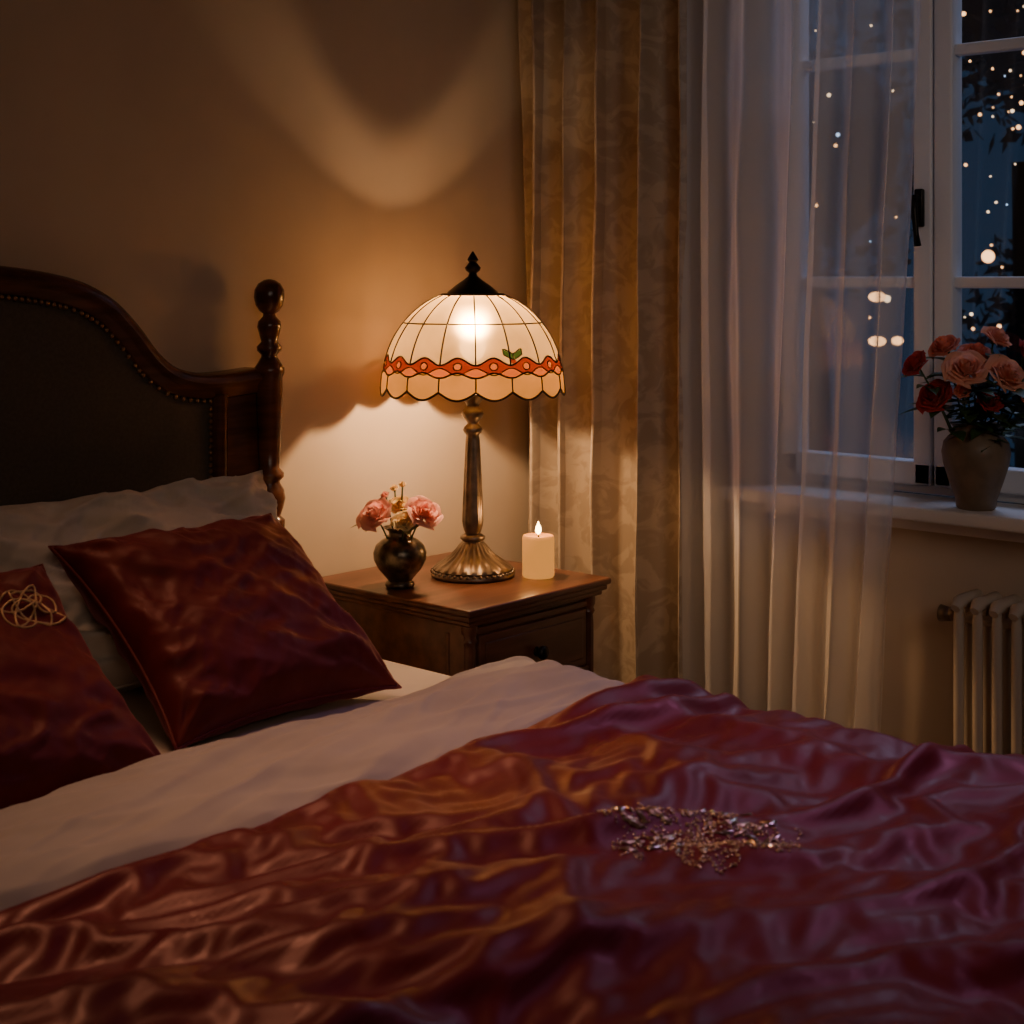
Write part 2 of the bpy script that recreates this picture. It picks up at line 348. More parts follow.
post=[(.020,0),(.026,.05),(.026,.42),(.030,.43),(.030,.46),(.022,.475),(.026,.70),(.029,.745),(.031,.765),(.031,.775),(.022,.783),(.028,.80),(.032,.818),(.029,.835),(.021,.848),(.021,.852),(.029,.86),(.029,.868),(.020,.878),(.0225,.92),(.0255,.99),(.0265,1.03),(.0265,1.058),(.030,1.066),(.030,1.076),(.023,1.086),(.016,1.098),(.016,1.102),(.024,1.110),(.025,1.118),(.016,1.128),(.020,1.143),(.024,1.157),(.022,1.168),(.013,1.178),(.012,1.183),(.020,1.189),(.027,1.200),(.0305,1.216),(.029,1.231),(.022,1.243),(.011,1.250),(.002,1.252)]
for sg in(-1,1):
    g=G(); g.lathe(post,(BX+sg*PX,2.336,0),32); g.out('post',M_wood,parent=hb,sharp=60,label='turned bedpost with ball finial')
for sg in(-1,1):
    g=G(); a,b=sorted((BX+sg*.742,BX+sg*.715)); g.box(a,b,.27,2.34,.22,.38,b=.006); g.out('side_rail',M_wood,parent=bed,sharp=40)
g=G(); g.box(BX-.745,BX+.745,.25,.285,.2,.42,b=.006); g.out('footboard',M_wood,parent=bed,sharp=40)
for sg in(-1,1):
    g=G(); g.lathe([(.018,0),(.03,.04),(.022,.08),(.035,.2),(.035,.42),(.02,.43)],(BX+sg*.72,.268,0),20); g.out('leg',M_wood,parent=bed,sharp=50)
g=G(); g.box(BX-.735,BX+.735,.29,2.33,.34,.585,b=.05)
mt=g.out('mattress',M_sheet,parent=bed,label='mattress in a cream fitted sheet')
# ---------------------------------------------------------------- duvet (position based cloth relaxation)
DX0,DX1=.385,1.866; HEM=1.378; FOOT=.28
def sm(x): x=max(0,min(1,x)); return x*x*(3-2*x)
def ridge(n,k=2.2):
    a=max(0,1-abs(n)*k); return a*a*(3-2*a)
def fbig(x,y):
    w=Vector((noise.noise((x*1.8,y*1.8,3.3)),noise.noise((x*1.8,y*1.8,8.1))))
    w2=Vector((noise.noise((x*5,y*5,13.3)),noise.noise((x*5,y*5,18.1))))
    px,py=x+.17*w.x+.03*w2.x,y+.17*w.y+.03*w2.y
    def layer(ang,fu,fv,seed,amp,e=.0016):
        c,s=math.cos(ang),math.sin(ang); u,v=px*c-py*s, px*s+py*c
        n=noise.noise((u*fu,v*fv,seed))
        return amp*(1-2.6*(math.sqrt(n*n+e)))
    m=sm(.5+1.6*noise.noise((x*2.1,y*2.1,20)))
    h=layer(.35+.5*(x-1.1),.8,3.6,1.7,.036)
    h+=(.25+.75*m)*layer(-.75,1.1,5.0,9.7,.024)
    h+=(1-.7*m)*layer(1.1,1.3,6.0,12.7,.014)
    h+=layer(.3,1.3,10,15.7,.014,.0008)
    return h
def wrap(s,lo,hi,R):
    def one(o):
        if o<=0: return 0,0
        L=R*pi/2
        if o<L: a=o/R; return R*math.sin(a),R*(1-math.cos(a))
        return R,R+(o-L)
    if s>hi-R: d,z=one(s-(hi-R)); return hi-R+d,z
    if s<lo+R: d,z=one((lo+R)-s); return lo+R-d,z
    return s,0
HS=.0064
S0,S1=DX0-.20,DX1+.28; T0,T1=FOOT-.20,HEM
NS=int((S1-S0)/HS)+1; NT=int((T1-T0)/HS)+1
P0=np.zeros((NS,NT,3)); EX=np.zeros((NS,NT)); EY=np.zeros((NS,NT)); FIX=np.zeros((NS,NT),bool)
ZT=.615
for i in range(NS):
    s=S0+(S1-S0)*i/(NS-1)
    for j in range(NT):
        t=T0+(T1-T0)*j/(NT-1)
        x,dz=wrap(s,DX0,DX1,.05); y,dy=wrap(t,FOOT,9,.05)
        drop=max(dz,dy)+.25*min(dz,dy); k=max(0,1-drop/.05)
        hm=min(1,(HEM-t)/.07)
        h=fbig(s,t)
        side=1 if s>1 else -1
        ox=side*h*.7*(1-k) if dz>0 else 0
        cu_,cv_=s*.86-t*.5,s*.5+t*.86
        P0[i,j]=(x+ox,y-(h*.7*(1-k) if dy>dz else 0),ZT+h*k*hm+(.0005*noise.noise((s*45,t*45,0))+.005*noise.noise((cu_*6,cv_*25,5))+.002*noise.noise((cv_*9,cu_*24,15)))*hm-drop)
        FIX[i,j]=drop>.035
        q=noise.noise((s*2.2,t*2.2,50)); q2=noise.noise((s*2.2,t*2.2,60))
        EX[i,j]=1+max(0,.010+.05*q)*hm; EY[i,j]=1+max(0,.040+.06*q2)*hm
Zb=P0[...,2].copy()
Pp=P0.copy(); V=np.zeros_like(Pp)
SETS=[]
def axis(n,d,o): return np.array([i for i in range(n-d) if ((i//d)%2)==o])
def addset(A,B,ex,k):
    r=np.sqrt(((P0[B]-P0[A])**2).sum(-1))*ex; SETS.append((A,B,r,k))
for d,k in ((1,1.),(2,.28),(3,.10)):
    for o in (0,1):
        I=axis(NS,d,o); J=axis(NT,d,o)
        A=np.ix_(I,np.arange(NT)); addset(A,np.ix_(I+d,np.arange(NT)),EX[A],k)
        A=np.ix_(np.arange(NS),J); addset(A,np.ix_(np.arange(NS),J+d),EY[A],k)
for d,k in ((1,.35),(2,.14)):
    for o in (0,1):
        I=axis(NS,d,o); J=np.arange(NT-d)
        A=np.ix_(I,J); e=(EX[A]+EY[A])/2
        addset(A,np.ix_(I+d,J+d),e,k); addset(np.ix_(I+d,J),np.ix_(I,J+d),e,k)
def cons(P,a,b,rest,k):
    d=P[b]-P[a]; L=np.sqrt((d*d).sum(-1,keepdims=True))+1e-9
    c=d*((L-rest[...,None])/L)*(.5*k)
    P[a]+=c; P[b]-=c
free=~FIX
for st in range(85):
    old=Pp.copy(); Pp+=V
    for it in range(3):
        for a,b,r,k in SETS: cons(Pp,a,b,r,k)
        Pp[FIX]=P0[FIX]; Pp[:,-1]=P0[:,-1]
    Pp[...,2]+=np.where(free,(Zb-Pp[...,2])*.020,0)
    V=np.clip((Pp-old)*.75,-.002,.002)
for _ in range(1):
    Q=Pp.copy(); Q[1:-1,1:-1]=(Pp[1:-1,1:-1]*4+Pp[:-2,1:-1]+Pp[2:,1:-1]+Pp[1:-1,:-2]+Pp[1:-1,2:])/8; Pp=Q
duv=G()
duv.v=[Vector(p) for p in Pp.reshape(-1,3)]
duv.f=[(i*NT+j,(i+1)*NT+j,(i+1)*NT+j+1,i*NT+j+1) for i in range(NS-1) for j in range(NT-1)]; duv.mi=[0]*len(duv.f)
bvh=BVHTree.FromPolygons(duv.v,duv.f)
duvet=centred(duv,'duvet',M_duvet,(BX,.8,.62),label='rumpled burgundy satin duvet spread over the bed',cat='duvet')
def ffn(u,v):
    s=DX0-.26+(DX1-DX0+.54)*u; t=HEM-.020+.300*v
    t+= (.014*noise.noise((s*3.0,3,1))+.006*noise.noise((s*9,3,1)))*(1-.4*v)
    x,dz=wrap(s,DX0-.008,DX1+.018,.07)
    q=noise.noise((s*3.5+.8*t,t*9,31))
    w=noise.noise((s*2,t*3,4))*.15; w2=noise.noise((s*5,t*5,14))*.25
    h=.009*ridge(noise.noise((s*1.5+t*2.0+w,t*8-s*3.0,31)),2.3)+.0045*ridge(noise.noise((s*2.6-t*3+w2,t*13+s*5+w*8,12)),2.8)+.0025*ridge(noise.noise((s*4+t*4+w2,t*22-s*8,18)),2.8)+.003*q
    pr=1-(2*v-1)**8
    bulge=.010*math.sin(pi*v)**.5 if 0<v<1 else 0
    k=min(1,dz/.07); e=min(1,v*14)
    z=.620+bulge*(1-k*.5)+h*(1-k)*e-dz-.028*(1-pr)*(1 if v>.5 else .35)
    side=1 if s>1 else -1
    x+=side*(.6*h*k+bulge*k*.6)
    return Vector((x,t,z))
fg=G(); fg.grid(ffn,480,110)
fold=fg.out('duvet_fold',M_linen,parent=duvet,label='folded back cream lining edge'); 
md=fold.modifiers.new('t','SOLIDIFY'); md.thickness=.005; md.offset=-1
g=G(); g.tube([ffn(i/300,.004)+Vector((0,-.003,.002)) for i in range(301)],.0042,n=6)
g.out('piping',M_pipe,parent=duvet,label='dark burgundy piping along the lining edge')
# sequin embroidery on duvet
g=G(); ec=Vector((1.325,.915))
def ontop(x,y,dz=.004):
    r=bvh.ray_cast(Vector((x,y,1.)),Vector((0,0,-1)))[0]
    return Vector((x,y,(r.z if r else .63)+dz))
def leafshape(g,x,y,ang,L,W,mi=0):
    c,s=math.cos(ang),math.sin(ang); lift=random.uniform(.000,.002)
    def fn(u,v):
        a=u*L; b=(v-.5)*W*math.sin(pi*min(1,max(0,u)))**.8
        X=x+a*c-b*s; Y=y+a*s+b*c
        return ontop(X,Y,.001+lift*u+.0015*(1-abs(2*v-1)))
    g.grid(fn,4,4,mi)
ax=Vector((.665,-.747)); ay=Vector((.747,.665))
def inpat(r,a): return r<.66+.34*abs(math.sin(3.5*a+.6))
for k in range(90):
    r=math.sqrt(random.random()); a=random.uniform(0,2*pi)
    if not inpat(r,a): continue
    p=ec+ax*(r*math.cos(a)*.10)+ay*(r*math.sin(a)*.070)
    d=(ax*math.cos(a)+ay*math.sin(a)*.8); an=math.atan2(d.y,d.x)+random.uniform(-.7,.7)
    leafshape(g,p.x,p.y,an,.010+random.random()*.010,.006,mi=random.choice((0,0,1)))
for i in range(1900):
    r=random.random()**.55; a=random.uniform(0,2*pi)
    if not inpat(r,a): continue
    p=ec+ax*(r*math.cos(a)*.120)+ay*(r*math.sin(a)*.088)
    if noise.noise((p.x*26,p.y*26,0))<-.18: continue
    g.ball(ontop(p.x,p.y,.0004+.001*random.random()),random.uniform(.0009,.0020),6,sc=(1,1,.6),mi=random.choice((0,0,1)))
g.out('embroidery',[M_gold2,M_silver],parent=duvet,label='glittering gold beaded leaf embroidery')
# ---------------------------------------------------------------- pillows
def pillow(name,c,ux,uv,a,b,th,m,seed,pinch=.07,wr=.006,ear=.0,n=90,fine=0,**k):
    c=Vector(c); ux=Vector(ux).normalized(); uv=Vector(uv); uv=(uv-ux*uv.dot(ux)).normalized(); nn=ux.cross(uv)
    def surf(u,v,side):
        e=(max(0,1-u**4))*(max(0,1-v**4))
        t=th*(e**.5)*(.84+.16*math.cos(u*1.5)*math.cos(v*1.5))
        x=a*u*(1-pinch*(1-v*v)*abs(u)**3+ear*(v*v)**2); y=b*v*(1-pinch*(1-u*u)*abs(v)**3+ear*(u*u)**2)
        f=min(1,e*2.5)
        w2=noise.noise((u*3,v*3,seed+5))*.5
        w=wr*(2.0*ridge(noise.noise((u*1.1+seed,v*2.6+u*1.6,side*3+seed)),2.0)+1.1*ridge(noise.noise((u*2.5+v*1.5+seed,v*3.5-u*2+seed,side)),2)-.9+noise.noise((u*1.8,v*1.8,seed)))*f
        w+=fine*(ridge(noise.noise((u*3+w2+seed,v*6+u*4,side+9)),3)+.7*ridge(noise.noise((u*7-v*3+w2*2,v*4+seed,side+19)),3))*f
        au=math.atan2(1.02-abs(v),1.02-abs(u))
        cr=(abs(u)*abs(v))**1.6
        w+=(.003+wr*.7)*cr*math.sin(11*au)*min(1,e*8)
        w+=(.0012+wr*.1)*(abs(u)**3*math.sin(v*15+seed)+abs(v)**3*math.sin(u*17+seed))*min(1,e*5)
        return c+ux*x+uv*y+nn*side*(t+w*.9)
    g=G(); g.grid(lambda u,v:surf(2*u-1,2*v-1,1),n,n); g.grid(lambda u,v:surf(2*(1-u)-1,2*v-1,-1),n,n)
    o=centred(g,name,m,c,**k)
    import bmesh
    bm=bmesh.new(); bm.from_mesh(o.data); bmesh.ops.remove_doubles(bm,verts=bm.verts,dist=.0004); bm.to_mesh(o.data); bm.free()
    q=G(); ed=[]
    for i in range(40): ed.append(surf(-1+i/20,-1,0))
    for i in range(40): ed.append(surf(1,-1+i/20,0))
    for i in range(40): ed.append(surf(1-i/20,1,0))
    for i in range(40): ed.append(surf(-1,1-i/20,0))
    q.tube(ed,.0032,n=6,closed=True); q.out('piping',m,parent=o)
    return o,surf
pillow('pillow',(1.475,2.14,.738),(1,0,.0),(0,.24,.29),.335,.185,.075,M_pillow,3.1,wr=.013,fine=.006,pinch=.11,ear=.03,label='cream cotton pillow leaning against the upholstered headboard',cat='pillow',group='cream bed pillows')
pillow('pillow',(.765,2.14,.738),(1,0,0),(0,.24,.29),.335,.185,.075,M_pillow,8.4,wr=.013,fine=.006,pinch=.11,ear=.03,label='cream cotton pillow leaning against the upholstered headboard',cat='pillow',group='cream bed pillows')
pillow('cushion',(1.452,1.885,.722),(1,0,0),(0,.30,.225),.210,.198,.066,M_cush,1.7,pinch=.10,wr=.005,fine=.002,ear=.02,label='plain crimson velvet cushion propped on a cream pillow',cat='cushion',group='crimson velvet cushions')
cu,sf=pillow('cushion',(.980,1.825,.704),(1,.02,0),(0,.28,.21),.213,.203,.062,M_cush,6.2,pinch=.10,wr=.005,fine=.0015,ear=.02,label='crimson velvet cushion with gold swirl embroidery near one corner',cat='cushion',group='crimson velvet cushions')
g=G()
for (cx,cy,rx,ry_,rt) in [(.54,.60,.20,.09,.3),(.62,.46,.20,.09,-.3),(.57,.53,.10,.20,.4),(.56,.55,.24,.06,.9),(.46,.46,.12,.12,0),(.70,.55,.11,.11,0)]:
    pts=[]
    for i in range(40):
        an=2*pi*i/40; x=rx*math.cos(an); y=ry_*math.sin(an); X=cx+x*math.cos(rt)-y*math.sin(rt); Y=cy-.08+x*math.sin(rt)+y*math.cos(rt)
        pts.append(sf(X,Y,1))
    g.tube(pts,.0017,n=6,closed=True)
g.out('embroidery',M_gold,parent=cu,label='gold thread looping swirl motif')
# ---------------------------------------------------------------- nightstand
NX0,NX1,NY0,NY1,NZ=2.04,2.475,1.925,2.385,.63
ns=empty('nightstand',((NX0+NX1)/2,(NY0+NY1)/2,0),label='polished mahogany nightstand with drawers beside the bed',cat='nightstand')
g=G(); g.box(NX0,NX1,NY0,NY1,NZ-.014,NZ,b=.005); g.box(NX0+.006,NX1-.006,NY0+.006,NY1-.004,NZ-.026,NZ-.012,b=.005); g.box(NX0+.014,NX1-.014,NY0+.014,NY1-.006,NZ-.036,NZ-.024,b=.004)
g.out('table_top',M_nwood,parent=ns,sharp=50)
bx0,bx1,by0,by1=NX0+.022,NX1-.022,NY0+.022,NY1-.008
g=G(); g.box(bx0,bx1,by0+.012,by1,.13,NZ-.034,b=.003)
g.box(bx0-.004,bx1+.004,by0+.004,by1,.12,.15,b=.004)
for z in (.598-.018,.445,.29): g.box(bx0+.02,bx1-.02,by0+.004,by0+.02,z-.006,z+.006,b=.002)
for xx in (bx0+.016,bx1-.016):
    g.lathe([(.017,.13),(.017,.15),(.013,.158),(.013,.19,.05),(.013,.54,.05),(.012,.555),(.016,.562),(.013,.57),(.017,.578),(.017,.597)],(xx,by0+.014,0),40,flute=10)
for z0,z1 in ((.17,.575),):
    g.box(bx0-.003,bx0+.004,by0+.05,by0+.06,z0,z1,b=.0015); g.box(bx0-.003,bx0+.004,by1-.06,by1-.05,z0,z1,b=.0015)
g.out('body',M_nwood,parent=ns,sharp=50)
for z0,z1 in ((.455,.57),(.30,.435),(.155,.28)):
    g=G(); a,b=bx0+.034,bx1-.034; g.box(a,b,by0+.002,by0+.03,z0,z1,b=.003)
    g.box(a+.015,b-.015,by0-.002,by0+.004,z0+.015,z1-.015,b=.0025)
    d=g.out('drawer',M_nwood,parent=ns,sharp=50)
    g=G(); cx=(a+b)/2; cz=(z0+z1)/2
    g.tube([(cx,by0,cz),(cx,by0-.004,cz),(cx,by0-.010,cz),(cx,by0-.016,cz),(cx,by0-.022,cz),(cx,by0-.026,cz)],[.013,.007,.006,.014,.013,.004],n=16); g.out('knob',M_black,parent=d,label='dark round knob')
for xx in (bx0+.025,bx1-.025):
    for yy in (by0+.03,by1-.03):
        g=G(); g.lathe([(.014,0),(.018,.02),(.013,.04),(.022,.09),(.024,.125)],(xx,yy,0),20); g.out('leg',M_nwood,parent=ns,sharp=50)
# ---------------------------------------------------------------- lamp
LX,LY=2.295,2.155
lamp=empty('table_lamp',(LX,LY,NZ),label='stained glass dome table lamp with bronze base, lit',cat='lamp')
g=G(); g.lathe([(.086,0),(.088,.004),(.088,.009),(.082,.013),(.084,.017),(.078,.023,.015),(.062,.033,.03),(.046,.044,.04),(.036,.055,.04),(.028,.066,.02),(.021,.073),(.026,.078),(.026,.083),(.018,.088)],(LX,LY,NZ),144,flute=24)
for i in range(40):
    a=2*pi*i/40; g.ball((LX+.0855*math.cos(a),LY+.0855*math.sin(a),NZ+.011),.004,8)
g.out('lamp_base',M_bronze,parent=lamp,sharp=70)
g=G(); g.lathe([(.014,.086),(.018,.094),(.021,.105,.01),(.022,.115,.03),(.0205,.15,.05),(.0175,.22,.05),(.0145,.285,.05),(.013,.295,.02),(.018,.300),(.021,.306),(.018,.312),(.012,.318),(.012,.322),(.020,.332),(.0235,.34),(.020,.348),(.013,.354),(.015,.362),(.025,.374),(.027,.380),(.018,.383),(.010,.386),(.009,.40),(.009,.44)],(LX,LY,NZ),96,flute=10)
g.out('lamp_stem',M_bronze,parent=lamp,sharp=70)
SH_Z,SH_R,SH_H=1.027,.190,.203
def shp(th,s):
    ph0=math.radians(18.8); ph=ph0+(pi/2-ph0)*s
    r=SH_R*math.sin(ph)**.96; z=SH_Z+SH_H*math.cos(ph)
    if s>.82:
        k=(s-.82)/.18; z-=k*k*.016*abs(math.sin(8*th)); r+=.002*k
    return Vector((LX+r*math.cos(th),LY+r*math.sin(th),z))
def wave(th): return .755+.030*math.cos(16*th)
def wave2(th): return .865+.020*math.cos(16*th)
def wmid(th): return .805-.026*math.cos(16*th)
g=G(); NU,NV=480,110
v=[shp(2*pi*i/NU,j/NV) for i in range(NU) for j in range(NV+1)]; f=[];mi=[]
bf=math.radians(250)
def jewel(th,s):
    d=((th*8/pi)%1-.5)*pi/8*.187
    return (d/.0085)**2+((s-.795)*.285/.0085)**2
for i in range(NU):
    for j in range(NV):
        k=(i+1)%NU; f.append((i*(NV+1)+j,i*(NV+1)+j+1,k*(NV+1)+j+1,k*(NV+1)+j))
        th=2*pi*(i+.5)/NU; s=(j+.5)/NV
        q=0
        if wave(th)<s<wave2(th): q=1 if s<wmid(th)+.03 else 4
        elif s>=wave2(th): q=2
        if jewel(th,s)<1: q=4
        dd=th-bf; dd=(dd+pi)%(2*pi)-pi
        X=dd*.17; Y=(s-.705)*.285
        if abs(abs(X)-.011)<.010 and abs(Y+abs(X)*.6-.004)<.0075: q=3
        if X*X+(Y-.014)**2<.006**2: q=1
        mi.append(q)
g.add(v,f); g.mi=mi
g.out('lamp_shade',[M_gcream,M_gred,M_gamb,M_ggreen,M_gor],parent=lamp,label='cream, red and amber stained glass dome shade')
g=G()
def out(p,d=.0005):
    c=Vector((LX,LY,p.z)); return p+(p-c).normalized()*d
for i in range(16):
    th=2*pi*i/16; g.tube([out(shp(th,j/24*wave(th))) for j in range(25)],.0018,n=6)
for i in range(16):
    th=2*pi*i/16; e0=wave2(th); g.tube([out(shp(th,e0+j/8*(1-e0))) for j in range(9)],.0016,n=6)
    th0=2*pi*(i+.5)/16
    g.tube([out(shp(th0+.0085/.187*math.cos(a_),.795+.0085/.285*math.sin(a_))) for a_ in [2*pi*q/16 for q in range(16)]],.0013,n=5,closed=True)
N=480
for fn,rr in ((lambda t:0.0,.003),(lambda t:.42,.0016),(lambda t:wave(t),.0019),(lambda t:wave2(t),.0019),(lambda t:wmid(t)+.03,.0013),(lambda t:1.0,.0024)):
    g.tube([out(shp(2*pi*i/N,fn(2*pi*i/N))) for i in range(N)],rr,n=6,closed=True)
for sg in(-1,1):
    g.tube([out(shp(bf+sg*a_/.17,.705+b_/.285)) for a_,b_ in ((0,-.004),(.008,-.009),(.016,-.015),(.021,-.015),(.020,-.002),(.010,.005),(0,.010))],.0014,n=5,closed=True)
g.out('leading',M_lead,parent=lamp,label='dark lead lines of the stained glass')
g=G(); g.lathe([(.052,.5875),(.0555,.590),(.053,.595),(.036,.609),(.020,.620),(.010,.628),(.008,.634),(.015,.640),(.017,.646),(.012,.652),(.008,.657),(.012,.662),(.009,.668),(.004,.676),(.0015,.680)],(LX,LY,NZ),36)
g.tube([(LX,LY,NZ+.44),(LX,LY,NZ+.60)],.003,n=8)
g.out('finial',M_black,parent=lamp,sharp=60,label='black metal cap and finial')
BZ=1.14
g=G(); g.ball((LX,LY,1.112),.028,16,sc=(1,1,1.2)); g.out('bulb',M_bulb,parent=lamp)
# ---------------------------------------------------------------- candle
CX,CY=2.378,2.045
g=G(); g.lathe([(.031,0),(.0335,.003),(.0335,.080),(.032,.086),(.029,.087),(.025,.083),(.012,.081),(.001,.081)],(CX,CY,NZ),40)
cnd=centred(g,'candle',M_wax,(CX,CY,NZ),sharp=70,label='short cream pillar candle burning beside the lamp',cat='candle')
g=G(); g.tube([(CX,CY,NZ+.08),(CX+.001,CY,NZ+.093)],.0012,n=6); g.out('wick',M_black,parent=cnd)
g=G(); g.lathe([(.0005,.088),(.005,.092),(.0065,.097),(.0056,.103),(.0025,.110),(.0003,.116)],(CX,CY,NZ),16); g.out('flame',M_flame,parent=cnd)
# ---------------------------------------------------------------- vases and roses
VX,VY=2.112,2.185
def vase(name,prof,c,m,**k):
    g=G(); g.lathe(prof+[(r-.003,z) for r,z in prof[::-1][:6]],c,40,cap=False); g.lathe([(prof[0][0],0),(prof[0][0]*.5,.001)],c,40)
    return centred(g,name,m,c,sharp=60,**k)
vp=[(.026,0),(.030,.004),(.029,.010),(.024,.014),(.030,.022),(.044,.038),(.053,.056),(.054,.070),(.049,.084),(.037,.095),(.026,.101),(.022,.107),(.024,.114),(.033,.120),(.034,.122)]
vase('vase',vp,(VX,VY,NZ),M_pewter,label='small round dark pewter vase on the nightstand',cat='vase')
vp2=[(.034,0),(.038,.004),(.040,.02),(.052,.055),(.063,.09),(.066,.112),(.062,.132),(.050,.146),(.044,.154),(.043,.160),(.048,.166),(.050,.169)]
WX,WYv,WZ=2.812,1.282,.80
vase('vase',vp2,(WX,WYv,WZ),M_clay,label='brown clay vase standing on the windowsill',cat='vase')
def bloom(g,c,R,d,seed,layers=6,openn=1.):
    rnd=random.Random(seed); d=Vector(d).normalized(); q=Vector((0,0,1)).rotation_difference(d).to_matrix()
    for L in range(layers):
        k=(L+.5)/layers; n=3 if L<2 else (5 if L<4 else 6)
        for i in range(n):
            ph=2*pi*(i+.5*(L%2))/n+rnd.uniform(-.2,.2)+L*.7; sp=(1.5 if L<2 else 1.05)*pi/n*1.25
            rk=R*(.12+.88*k**1.1*openn); hk=R*(1.05-.5*k)+rnd.uniform(-.05,.05)*R; tw=rnd.uniform(.04,.14)
            def fn(u,v):
                a=(u*2-1); b=v
                rho=rk*(math.sin(b*pi/2*.95)**.75)*(1+tw*a)+.02*R
                z=hk*b-.35*R
                z-=hk*.30*abs(a)**2.4*b
                if b>.7: 
                    e=(b-.7)/.3; rho+=R*.16*k*e*e; z-=R*.16*k*e*e
                rho+= .03*R*math.sin(a*5+seed+i)*b
                an=ph+a*sp*(.35+.65*math.sin(min(1,b*1.25)*pi/2))
                return Vector(c)+q@Vector((rho*math.cos(an),rho*math.sin(an),z))
            g.grid(fn,8,7)
def leaf(g,p,d,L,W,droop=.3):
    p=Vector(p); d=Vector(d).normalized(); s=d.cross(Vector((0,0,1)));
    if s.length<.1: s=Vector((1,0,0))
    s.normalize(); n=s.cross(d)
    def fn(u,v):
        b=(v-.5)*W*math.sin(pi*min(.999,u)**.8)
        return p+d*(L*u)+s*b+n*(-droop*L*u*u+.25*abs(b))
    g.grid(fn,8,4)
def rose(base,c,R,d,mb,seed,label,group,ml=M_leaf,nl=2,openn=1.,layers=6,ll=1.5):
    e=empty('rose',base,label=label,cat='flower',group=group)
    g=G(); bloom(g,c,R,d,seed,layers,openn); g.out('bloom',mb,parent=e)
    b=Vector(base); c=Vector(c); dd=Vector(d).normalized(); en=c-dd*R*.35; pts=[]
    for i in range(13):
        t=i/12; pts.append(Vector((b.x+(en.x-b.x)*t**1.6,b.y+(en.y-b.y)*t**1.6,b.z+(en.z-b.z)*t)))
    g=G(); g.tube(pts,.0018,n=6); g.ball(en,R*.22,8); g.out('stem',M_stem,parent=e)
    rnd=random.Random(seed)
    for i in range(nl):
        a=rnd.uniform(0,2*pi); p=pts[rnd.choice((7,8,9,10,11))]; g=G()
        leaf(g,p,(math.cos(a)-.5,math.sin(a)-.3,rnd.uniform(0,.6)),R*ll*rnd.uniform(.8,1.2),R*.9) 
        g.out('leaf',ml,parent=e)
F=Vector((.7466,.6652,0)); Rr=Vector((.6652,-.7466,0)); U=Vector((0,0,1))
def arr(base,items,group,nl,ml,scale,ll=1.5):
    for i,(a,h,dp,R,m,ln,op,ly) in enumerate(items):
        c=Vector(base)+Rr*a-F*dp+U*h
        d=(Rr*a*1.2-F*(dp+.06)+U*.10)
        rose(Vector(base)+Rr*a*.15-F*dp*.15+U*scale,c,R,d,m,i*7+3,ln,group,ml,nl,op,ly,ll)
pk='pink rose with layered petals in the pewter vase'; cr_='cream rosebud with pale leaves in the pewter vase'
arr((VX,VY,NZ),[(-.048,.150,.03,.036,M_pink,pk,1.,6),(.050,.155,.03,.036,M_pink,pk,1.,6),(.002,.165,.0,.028,M_creamp,cr_,.9,5),(.012,.140,.045,.026,M_creamp,cr_,.8,5),(-.012,.198,-.01,.014,M_creamp,cr_,.5,4),(.006,.208,.01,.012,M_creamp,cr_,.5,4),(-.03,.185,.0,.014,M_pink,'small pink rosebud in the pewter vase',.5,4)],'roses in the pewter vase',2,M_pleaf,.03)
co='coral rose in full bloom in the clay vase'; rd='deep red rose in the clay vase'; pe='peach rose in full bloom in the clay vase'
arr((WX-.005,WYv,WZ),[(-.085,.222,.02,.036,M_redp,rd,1,6),(-.118,.285,.0,.030,M_redp,rd,.9,6),(-.030,.278,.04,.042,M_peach,pe,1,6),(.046,.268,.05,.042,M_peach,pe,1,6),(.042,.338,.0,.032,M_peach,pe,.9,6),(-.055,.318,-.02,.034,M_coral,co,.9,6),(.005,.305,-.01,.034,M_coral,co,.9,6),(.092,.225,.03,.038,M_coral,co,1,6),(.108,.30,.0,.036,M_redp,rd,1,6),(.012,.215,.055,.028,M_redp,rd,.8,5),(-.040,.235,.05,.022,M_coral,'small coral rosebud in the clay vase',.6,5)],'roses in the clay vase',10,M_leaf,.03,2.0)
# ---------------------------------------------------------------- outside
M_foil=mat('night_foliage',(.010,.02,.022),.9); M_bark=mat('bark',(.02,.015,.01),.9)
def tree(x,y,h,R,seed):
    rnd=random.Random(seed); e=empty('tree',(x,y,-3.),label='dark leafy tree in the night garden outside the window',cat='tree',group='garden trees')
    g=G(); g.tube([(x,y,-3),(x+.1,y,-1),(x,y+.1,h*.6)],[.25,.2,.1],n=10); g.out('trunk',M_bark,parent=e)
    g=G()
    for i in range(1500):
        v=Vector((rnd.gauss(0,1),rnd.gauss(0,1),rnd.gauss(0,1))).normalized()*R*rnd.uniform(.4,1)
        p=Vector((x,y,h))+Vector((v.x,v.y,v.z*1.2)); s=rnd.uniform(.06,.15)
        a=Vector((rnd.gauss(0,1),rnd.gauss(0,1),rnd.gauss(0,1))).normalized(); b=a.orthogonal().normalized()
        g.add([p-a*s,p+b*s*.5,p+a*s,p-b*s*.5],[(0,1,2,3)])
    g.ball((x,y,h),R*.6,14,sc=(1,1,1.2)); g.out('foliage',M_foil,parent=e,kind='stuff')
tree(13.5,5.6,3.9,1.3,1); tree(17.5,10.2,3.0,1.8,2); tree(17.5,6.6,.4,1.6,3)
lm=[emis('city_or_reflected_amber',(1,.5,.2),4),emis('city_light_gold',(1,.7,.42),3.5),emis('city_light_blue',(.5,.7,1),2.5)]
gm=G(); gm.ball((0,0,0),1,12); 
bases=[]
